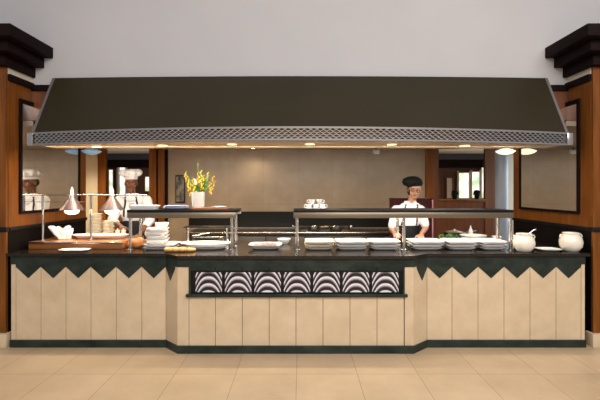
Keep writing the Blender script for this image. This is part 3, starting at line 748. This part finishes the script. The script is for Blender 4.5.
def person(lab, base, J, skin, build):
    """J: joints, world coordinates"""
    root = thing('person', lab, 'person', base)
    L = {k: Vector(v)-Vector(base) for k, v in J.items() if k not in ('head_rot', 'fat', 'palm')}
    w = J.get('fat', 1.0)
    b = MB()
    # legs
    for s, sd in ((-1, 'L'), (1, 'R')):
        hip = L['pelvis']+Vector((s*.085, 0, -.02)); foot = Vector((s*.11, .03, .07)); knee = (hip+foot)/2+Vector((s*.01, -.03, .03))
        b.capsule(hip, knee, .082*w, .052).capsule(knee, foot, .052, .036)
        b.capsule(foot+Vector((0, .03, -.035)), foot+Vector((s*.02, -.15, -.045)), .034, .025)
    pel, ch, nk = L['pelvis'], L['chest'], L['neck']
    b.ell(pel, (.155*w, .105*w, .10)); b.ell((pel+ch)/2, (.135*w, .095*w, .16)); b.ell(ch, (.165*w, .105*w, .17))
    b.ell(nk+Vector((0, .0, -.055)), (.13*w, .07, .06))
    hd = L['head']; R = Euler(J['head_rot']).to_matrix()
    b.capsule(nk+Vector((0, 0, -.05)), hd+R@Vector((0, .02, -.05)), .056, .050)
    for s, sh, el, wr in ((-1, 'shL', 'elL', 'wrL'), (1, 'shR', 'elR', 'wrR')):
        b.capsule(ch+Vector((s*.05, 0, .09)), L[sh], .062, .054)
        b.capsule(L[sh], L[el], .052*w, .040*w).capsule(L[el], L[wr], .040*w, .026)
        d = L[wr]-L[el]
        hd_dir = Vector((d.x*.6, d.y, d.z*.35))
        hand(b, L[wr]+d.normalized()*.005, hd_dir, Vector((0, 0, -1)), -s)
    def hp(*v): return hd+R@Vector(v)
    rot = J['head_rot']
    b.ell(hp(0, .012, .030), (.076, .094, .088), rot); b.ell(hp(0, -.030, -.030), (.061, .062, .078), rot)
    b.ell(hp(0, -.052, -.088), (.034, .034, .026), rot); b.ell(hp(-.03, -.045, -.03), (.034, .042, .034), rot); b.ell(hp(.03, -.045, -.03), (.034, .042, .034), rot)
    b.capsule(hp(0, -.088, .012), hp(0, -.110, -.028), .009, .014, 10); b.ell(hp(-.013, -.096, -.033), (.010, .010, .008), rot); b.ell(hp(.013, -.096, -.033), (.010, .010, .008), rot)
    b.ell(hp(0, -.074, .034), (.052, .02, .012), rot)
    for s in (-1, 1): b.ell(hp(s*.078, .012, -.008), (.010, .020, .032), rot)
    body = remesh(b, 'body', skin, root, .0065, 3)
    # eyes, mouth
    bv = BVHTree.FromObject(body, bpy.context.evaluated_depsgraph_get())
    fwd = R@Vector((0, 1, 0))
    def onface(x, z, off=0):
        h = bv.ray_cast(hp(x, -.3, z), fwd); p = h[0] if h[0] else hp(x, -.09, z)
        return p-fwd*off
    for s in (-1, 1):
        p = onface(s*.031, .006, -.004)
        MB().ell(p, (.0135, .008, .0075), rot, 12).build('eye', 'eye', root)
        p2 = onface(s*.031, .006, .0035)
        MB().ell(p2, (.0062, .004, .0062), rot, 10).build('iris', 'black', root)
        pts = [onface(s*q, .030+.004*math.sin((q-.014)/.034*PI), .002) for q in (.014, .026, .038, .048)]
        MB().tube(pts, .0038, 6).build('eyebrow', 'hair', root)
    pts = [onface(q, -.062+.05*abs(q)*.25, .001) for q in (-.024, -.012, 0, .012, .024)]
    MB().tube(pts, [.003, .0055, .006, .0055, .003], 8).build('mouth', 'lip', root)
    # jacket
    j = MB(); e = .016
    j.ell(pel+Vector((0, 0, .02)), (.155*w+e, .105*w+e, .13)); j.ell((pel+ch)/2, (.140*w+e, .10*w+e, .18)); j.ell(ch, (.168*w+e, .108*w+e, .175))
    j.ell(nk+Vector((0, .0, -.055)), (.135*w+e, .07+e, .062+e*.4))
    for s, sh, el, wr in ((-1, 'shL', 'elL', 'wrL'), (1, 'shR', 'elR', 'wrR')):
        j.capsule(ch+Vector((s*.05, 0, .09)), L[sh], .062+e, .054+e)
        end = L[sh].lerp(L[el], build['sleeve']) if build['sleeve'] <= 1 else L[el]
        j.capsule(L[sh], end, .054*w+e, .046*w+e)
        if build['sleeve'] > 1: j.capsule(L[el], L[el].lerp(L[wr], build['sleeve']-1), .042*w+e, .036*w+e)
    jk = remesh(j, 'jacket', 'cloth_white', root, .009, 3)
    # collar
    m = MB(); rr = []
    c0 = nk+Vector((0, .0, -.005))
    for k in range(25):
        a = -PI/2+.32+(2*PI-.64)*k/24; dirn = Vector((math.cos(a), math.sin(a), 0)); q = Vector((dirn.x*.070, dirn.y*.066, 0))
        rr.append([c0+q*1.0+Vector((0, 0, -.03)), c0+q*1.18+Vector((0, 0, -.028)), c0+q*1.12+Vector((0, 0, .022)), c0+q*.98+Vector((0, 0, .024))])
    m.rings(rr).build('collar', 'cloth_white', root)
    bj = BVHTree.FromObject(jk, bpy.context.evaluated_depsgraph_get())
    def onj(x, z, off=.006):
        h = bj.ray_cast(Vector((x, -2, z)), Vector((0, 1, 0)))
        return (h[0] if h[0] else Vector((x, ch.y-.1, z)))+Vector((0, -off, 0))
    # apron straps and apron
    for s in (-1, 1):
        pts = [nk+Vector((s*.068, .02, .012))]+[onj(nk.x+s*(.072+.030*q)+(ch.x-nk.x)*q, nk.z-.03-.30*q) for q in (0, .15, .3, .5, .7, .9)]
        rr = []
        for p in pts: rr.append([p+Vector((-.012, 0, 0)), p+Vector((.012, 0, 0)), p+Vector((.012, .006, 0)), p+Vector((-.012, .006, 0))])
        MB().rings(rr).build('apron_strap', build['strap'], root)
    top = build['apron_top']; bot = .45
    nxp, nz = 14, 16; rr = []
    hwid = .17
    for a in range(nz+1):
        zz = top+(bot-top)*a/nz; cx = pel.x+(ch.x-pel.x)*max(0, min(1, (zz-pel.z)/(ch.z-pel.z)))
        row = []
        for i in range(nxp+1):
            u = -1+2*i/nxp
            if zz > pel.z-.02: p = onj(cx+u*hwid*.93, zz, .008)
            else: p = Vector((cx+u*hwid, (onj(cx+u*hwid*.93, pel.z-.02, .008)).y+.01*math.sin(u*9+zz*3), zz))
            row.append(p)
        rr.append(row+[p+Vector((0, .006, 0)) for p in row[::-1]])
    MB().rings(rr).build('apron', 'cloth_black', root)
    if build.get('mark'):
        mk = MB()
        for i, (u, zz, ln) in enumerate(((-.03, .0, .022), (-.006, .004, .02), (.02, 0, .024), (-.015, -.018, .03), (.015, -.02, .02))):
            p = onj(ch.x+u, nk.z-.12+zz, .003); mk.box(p, (ln, .003, .008), (0, .2*(-1)**i, 0))
        mk.build('chest_mark', 'blue', root, label='small blue embroidered mark')
    return root, hd, R, rot, hp
# chef at the left
cx, cy = X(132.5, 5.55), 5.5
J = dict(pelvis=(cx+.01, 5.60, 1.00), chest=(cx+.02, 5.57, 1.31), neck=(cx+.005, 5.55, 1.555), head=(cx-.005, 5.515, 1.712), head_rot=(.10, 0, .36),
         shL=(cx-.175, 5.54, 1.475), elL=(cx-.22, 5.42, 1.20), wrL=(X(120, 5.1), 5.15, 1.145), shR=(cx+.20, 5.54, 1.475), elR=(cx+.29, 5.42, 1.21), wrR=(cx+.27, 5.12, 1.05), fat=1.06)
root, hd, R, rot, hp = person('chef in a white puffy hat and white jacket leaning over the carving board', (cx, cy, 0), J, 'skin_dark', dict(sleeve=1.35, strap='cloth_black', apron_top=1.20, mark=True))
hat = MB()
hat.lathe([(0, .0), (.088, .0), (.092, .004), (.092, .05), (.088, .055), (0, .055)], seg=32, sx=.93, sy=1.08)
h1 = hat.build('hat_band', 'cloth_white', root, tuple(hp(0, .010, .055))); h1.rotation_euler = (rot[0]-.05, rot[1], rot[2])
m = MB(); rr = []; seg = 48
for r0, z0, wv in ((.03, .045, 0), (.085, .045, 0), (.125, .055, .10), (.142, .085, .10), (.138, .115, .07), (.112, .140, .04), (.06, .150, .02), (.01, .150, 0)):
    rr.append([Vector((r0*(1+wv*math.sin(9*2*PI*k/seg))*math.cos(2*PI*k/seg), r0*(1+wv*math.sin(9*2*PI*k/seg))*math.sin(2*PI*k/seg)*.95, z0+.012*math.sin(2*PI*k/seg*2+1)*(r0 > .1))) for k in range(seg)])
h2 = m.rings(rr).build('hat_crown', 'cloth_white', root, tuple(hp(0, .010, .045))); h2.rotation_euler = (rot[0]-.05, rot[1]-.04, rot[2])
m = MB().ell(hp(0, .035, .015), (.080, .080, .075), rot)
m.build('hair', 'hair', root)
# cook in the beret at the right
cx, cy = X(409, 5.3), 5.3
J = dict(pelvis=(cx-.02, 5.40, .96), chest=(cx-.01, 5.36, 1.235), neck=(cx+.025, 5.33, 1.455), head=(X(415, 5.25), 5.27, 1.620), head_rot=(.16, .10, -.16),
         shL=(cx-.160, 5.33, 1.35), elL=(cx-.235, 5.28, 1.10), wrL=(X(398, 4.98)-.02, 5.08, 1.075), shR=(cx+.160, 5.33, 1.35), elR=(cx+.235, 5.34, 1.12), wrR=(cx+.10, 5.10, 1.05), fat=.94)
root, hd, R, rot, hp = person('cook in a black beret, glasses and white shirt standing behind the right shelf', (cx, cy, 0), J, 'skin_light', dict(sleeve=.80, strap='cloth_black', apron_top=1.15, mark=True))
m = MB(); rr = []; seg = 40
for r0, z0, dx in ((.03, .0, 0), (.090, .0, 0), (.098, .012, 0), (.125, .042, -.016), (.128, .085, -.028), (.100, .122, -.036), (.05, .140, -.038), (.006, .143, -.038)):
    rr.append([Vector((r0*(1+.025*math.sin(5*2*PI*k/seg))*math.cos(2*PI*k/seg)+dx, r0*math.sin(2*PI*k/seg)*1.06, z0)) for k in range(seg)])
bt = m.rings(rr).build('beret', 'beret_green', root, tuple(hp(0, .018, .040))); bt.rotation_euler = (rot[0]-.22, rot[1]-.20, rot[2])
MB().ell(hp(-.006, .040, -.005), (.090, .080, .100), rot).build('hair', 'hair', root)
g = MB()
for s in (-1, 1):
    c = hp(s*.033, -.112, .004); pts = [c+R@Vector((.021*math.cos(a), 0, .014*math.sin(a))) for a in [2*PI*k/16 for k in range(17)]]
    g.tube(pts, .0028, 6); g.tube([hp(s*.054, -.112, .008), hp(s*.075, -.05, .006), hp(s*.082, .01, .004)], .0025, 6)
g.tube([hp(-.012, -.112, .008), hp(.012, -.112, .008)], .0025, 6)
g.build('glasses', 'black', root)

# ------------------------------------------------------------------ lights
def area(name, loc, rot, size, sy, power, col=(1, 1, 1)):
    l = bpy.data.lights.new(name, 'AREA'); l.shape = 'RECTANGLE'; l.size = size; l.size_y = sy; l.energy = power; l.color = col
    o = bpy.data.objects.new(name, l); C.objects.link(o); o.location = loc; o.rotation_euler = rot; return o
def point(name, loc, power, col=(1, .8, .55), r=.05):
    l = bpy.data.lights.new(name, 'POINT'); l.energy = power; l.color = col; l.shadow_soft_size = r
    o = bpy.data.objects.new(name, l); C.objects.link(o); o.location = loc; return o
def spot(name, loc, power, col=(1, .78, .5), ang=2.2, r=.06):
    l = bpy.data.lights.new(name, 'SPOT'); l.energy = power; l.color = col; l.spot_size = ang; l.spot_blend = .8; l.shadow_soft_size = r
    o = bpy.data.objects.new(name, l); C.objects.link(o); o.location = loc; return o
area('hall_light', (1.5, -1.6, 4.6), (math.radians(32), 0, math.radians(9)), 6, 3, 520, (1, .95, .90))
point('hall_lamp', (-.25, -1.2, 1.93), 30, (1, .97, .93), .05)
for x, D in ((120, 6.3), (215, 6.3), (330, 6.3), (440, 6.3), (253, 6.9)):
    spot('downlight_beam', (X(x, D), D, CZ-.03), 38 if D < 6.5 else 16, ang=2.6)
for x, sx, pw, col in ((-1.75, 2.0, 46, (1, .82, .62)), (.1, 1.8, 32, (1, .88, .72)), (1.75, 1.5, 20, (1, .88, .74))):
    area('hood_strip', (x, 4.30, 2.085), (.5, 0, 0), sx, .10, pw, col)
for px in (72, 112):
    spot('heat_lamp_beam', (X(px, 4.52), 4.52, 1.33), 9, ang=2.5, r=.05)
o = spot('recess_fill', (-3.55, 6.3, CZ-.03), 110, ang=2.6); o = spot('recess_fill', (3.75, 6.2, CZ-.03), 20, ang=2.4)  # added spots without fixtures, brighten the recesses
area('dining_fill', (5.2, 10.5, 2.2), (PI, 0, 0), 2.5, 2.5, 70, (1, .9, .8))  # added pair of upward fills, so the far ceiling shows
area('dining_fill', (-4.6, 10.5, 2.2), (PI, 0, 0), 2.5, 2.5, 60, (1, .9, .8))
area('column_fill', (4.55, 6.5, 1.6), (0, math.radians(90), 0), 1.2, .9, 14, (.65, .8, 1))  # added fill at the unseen window, brightens the column
w = bpy.data.worlds.new('world'); S.world = w; w.use_nodes = True
w.node_tree.nodes['Background'].inputs[0].default_value = (.95, .93, 1.0, 1)
w.node_tree.nodes['Background'].inputs[1].default_value = .34

# ------------------------------------------------------------------ camera
cam = bpy.data.cameras.new('camera'); co = bpy.data.objects.new('camera', cam); C.objects.link(co)
co.location = (0, 0, H); co.rotation_euler = (PI/2, 0, 0)
cam.sensor_width = 36; cam.lens = 24; cam.shift_y = -10/600; cam.clip_start = .05
S.camera = co
S.view_settings.view_transform = 'Standard'; S.view_settings.look = 'None'
S.view_settings.exposure = 0; S.view_settings.gamma = 1; S.view_settings.use_curve_mapping = False
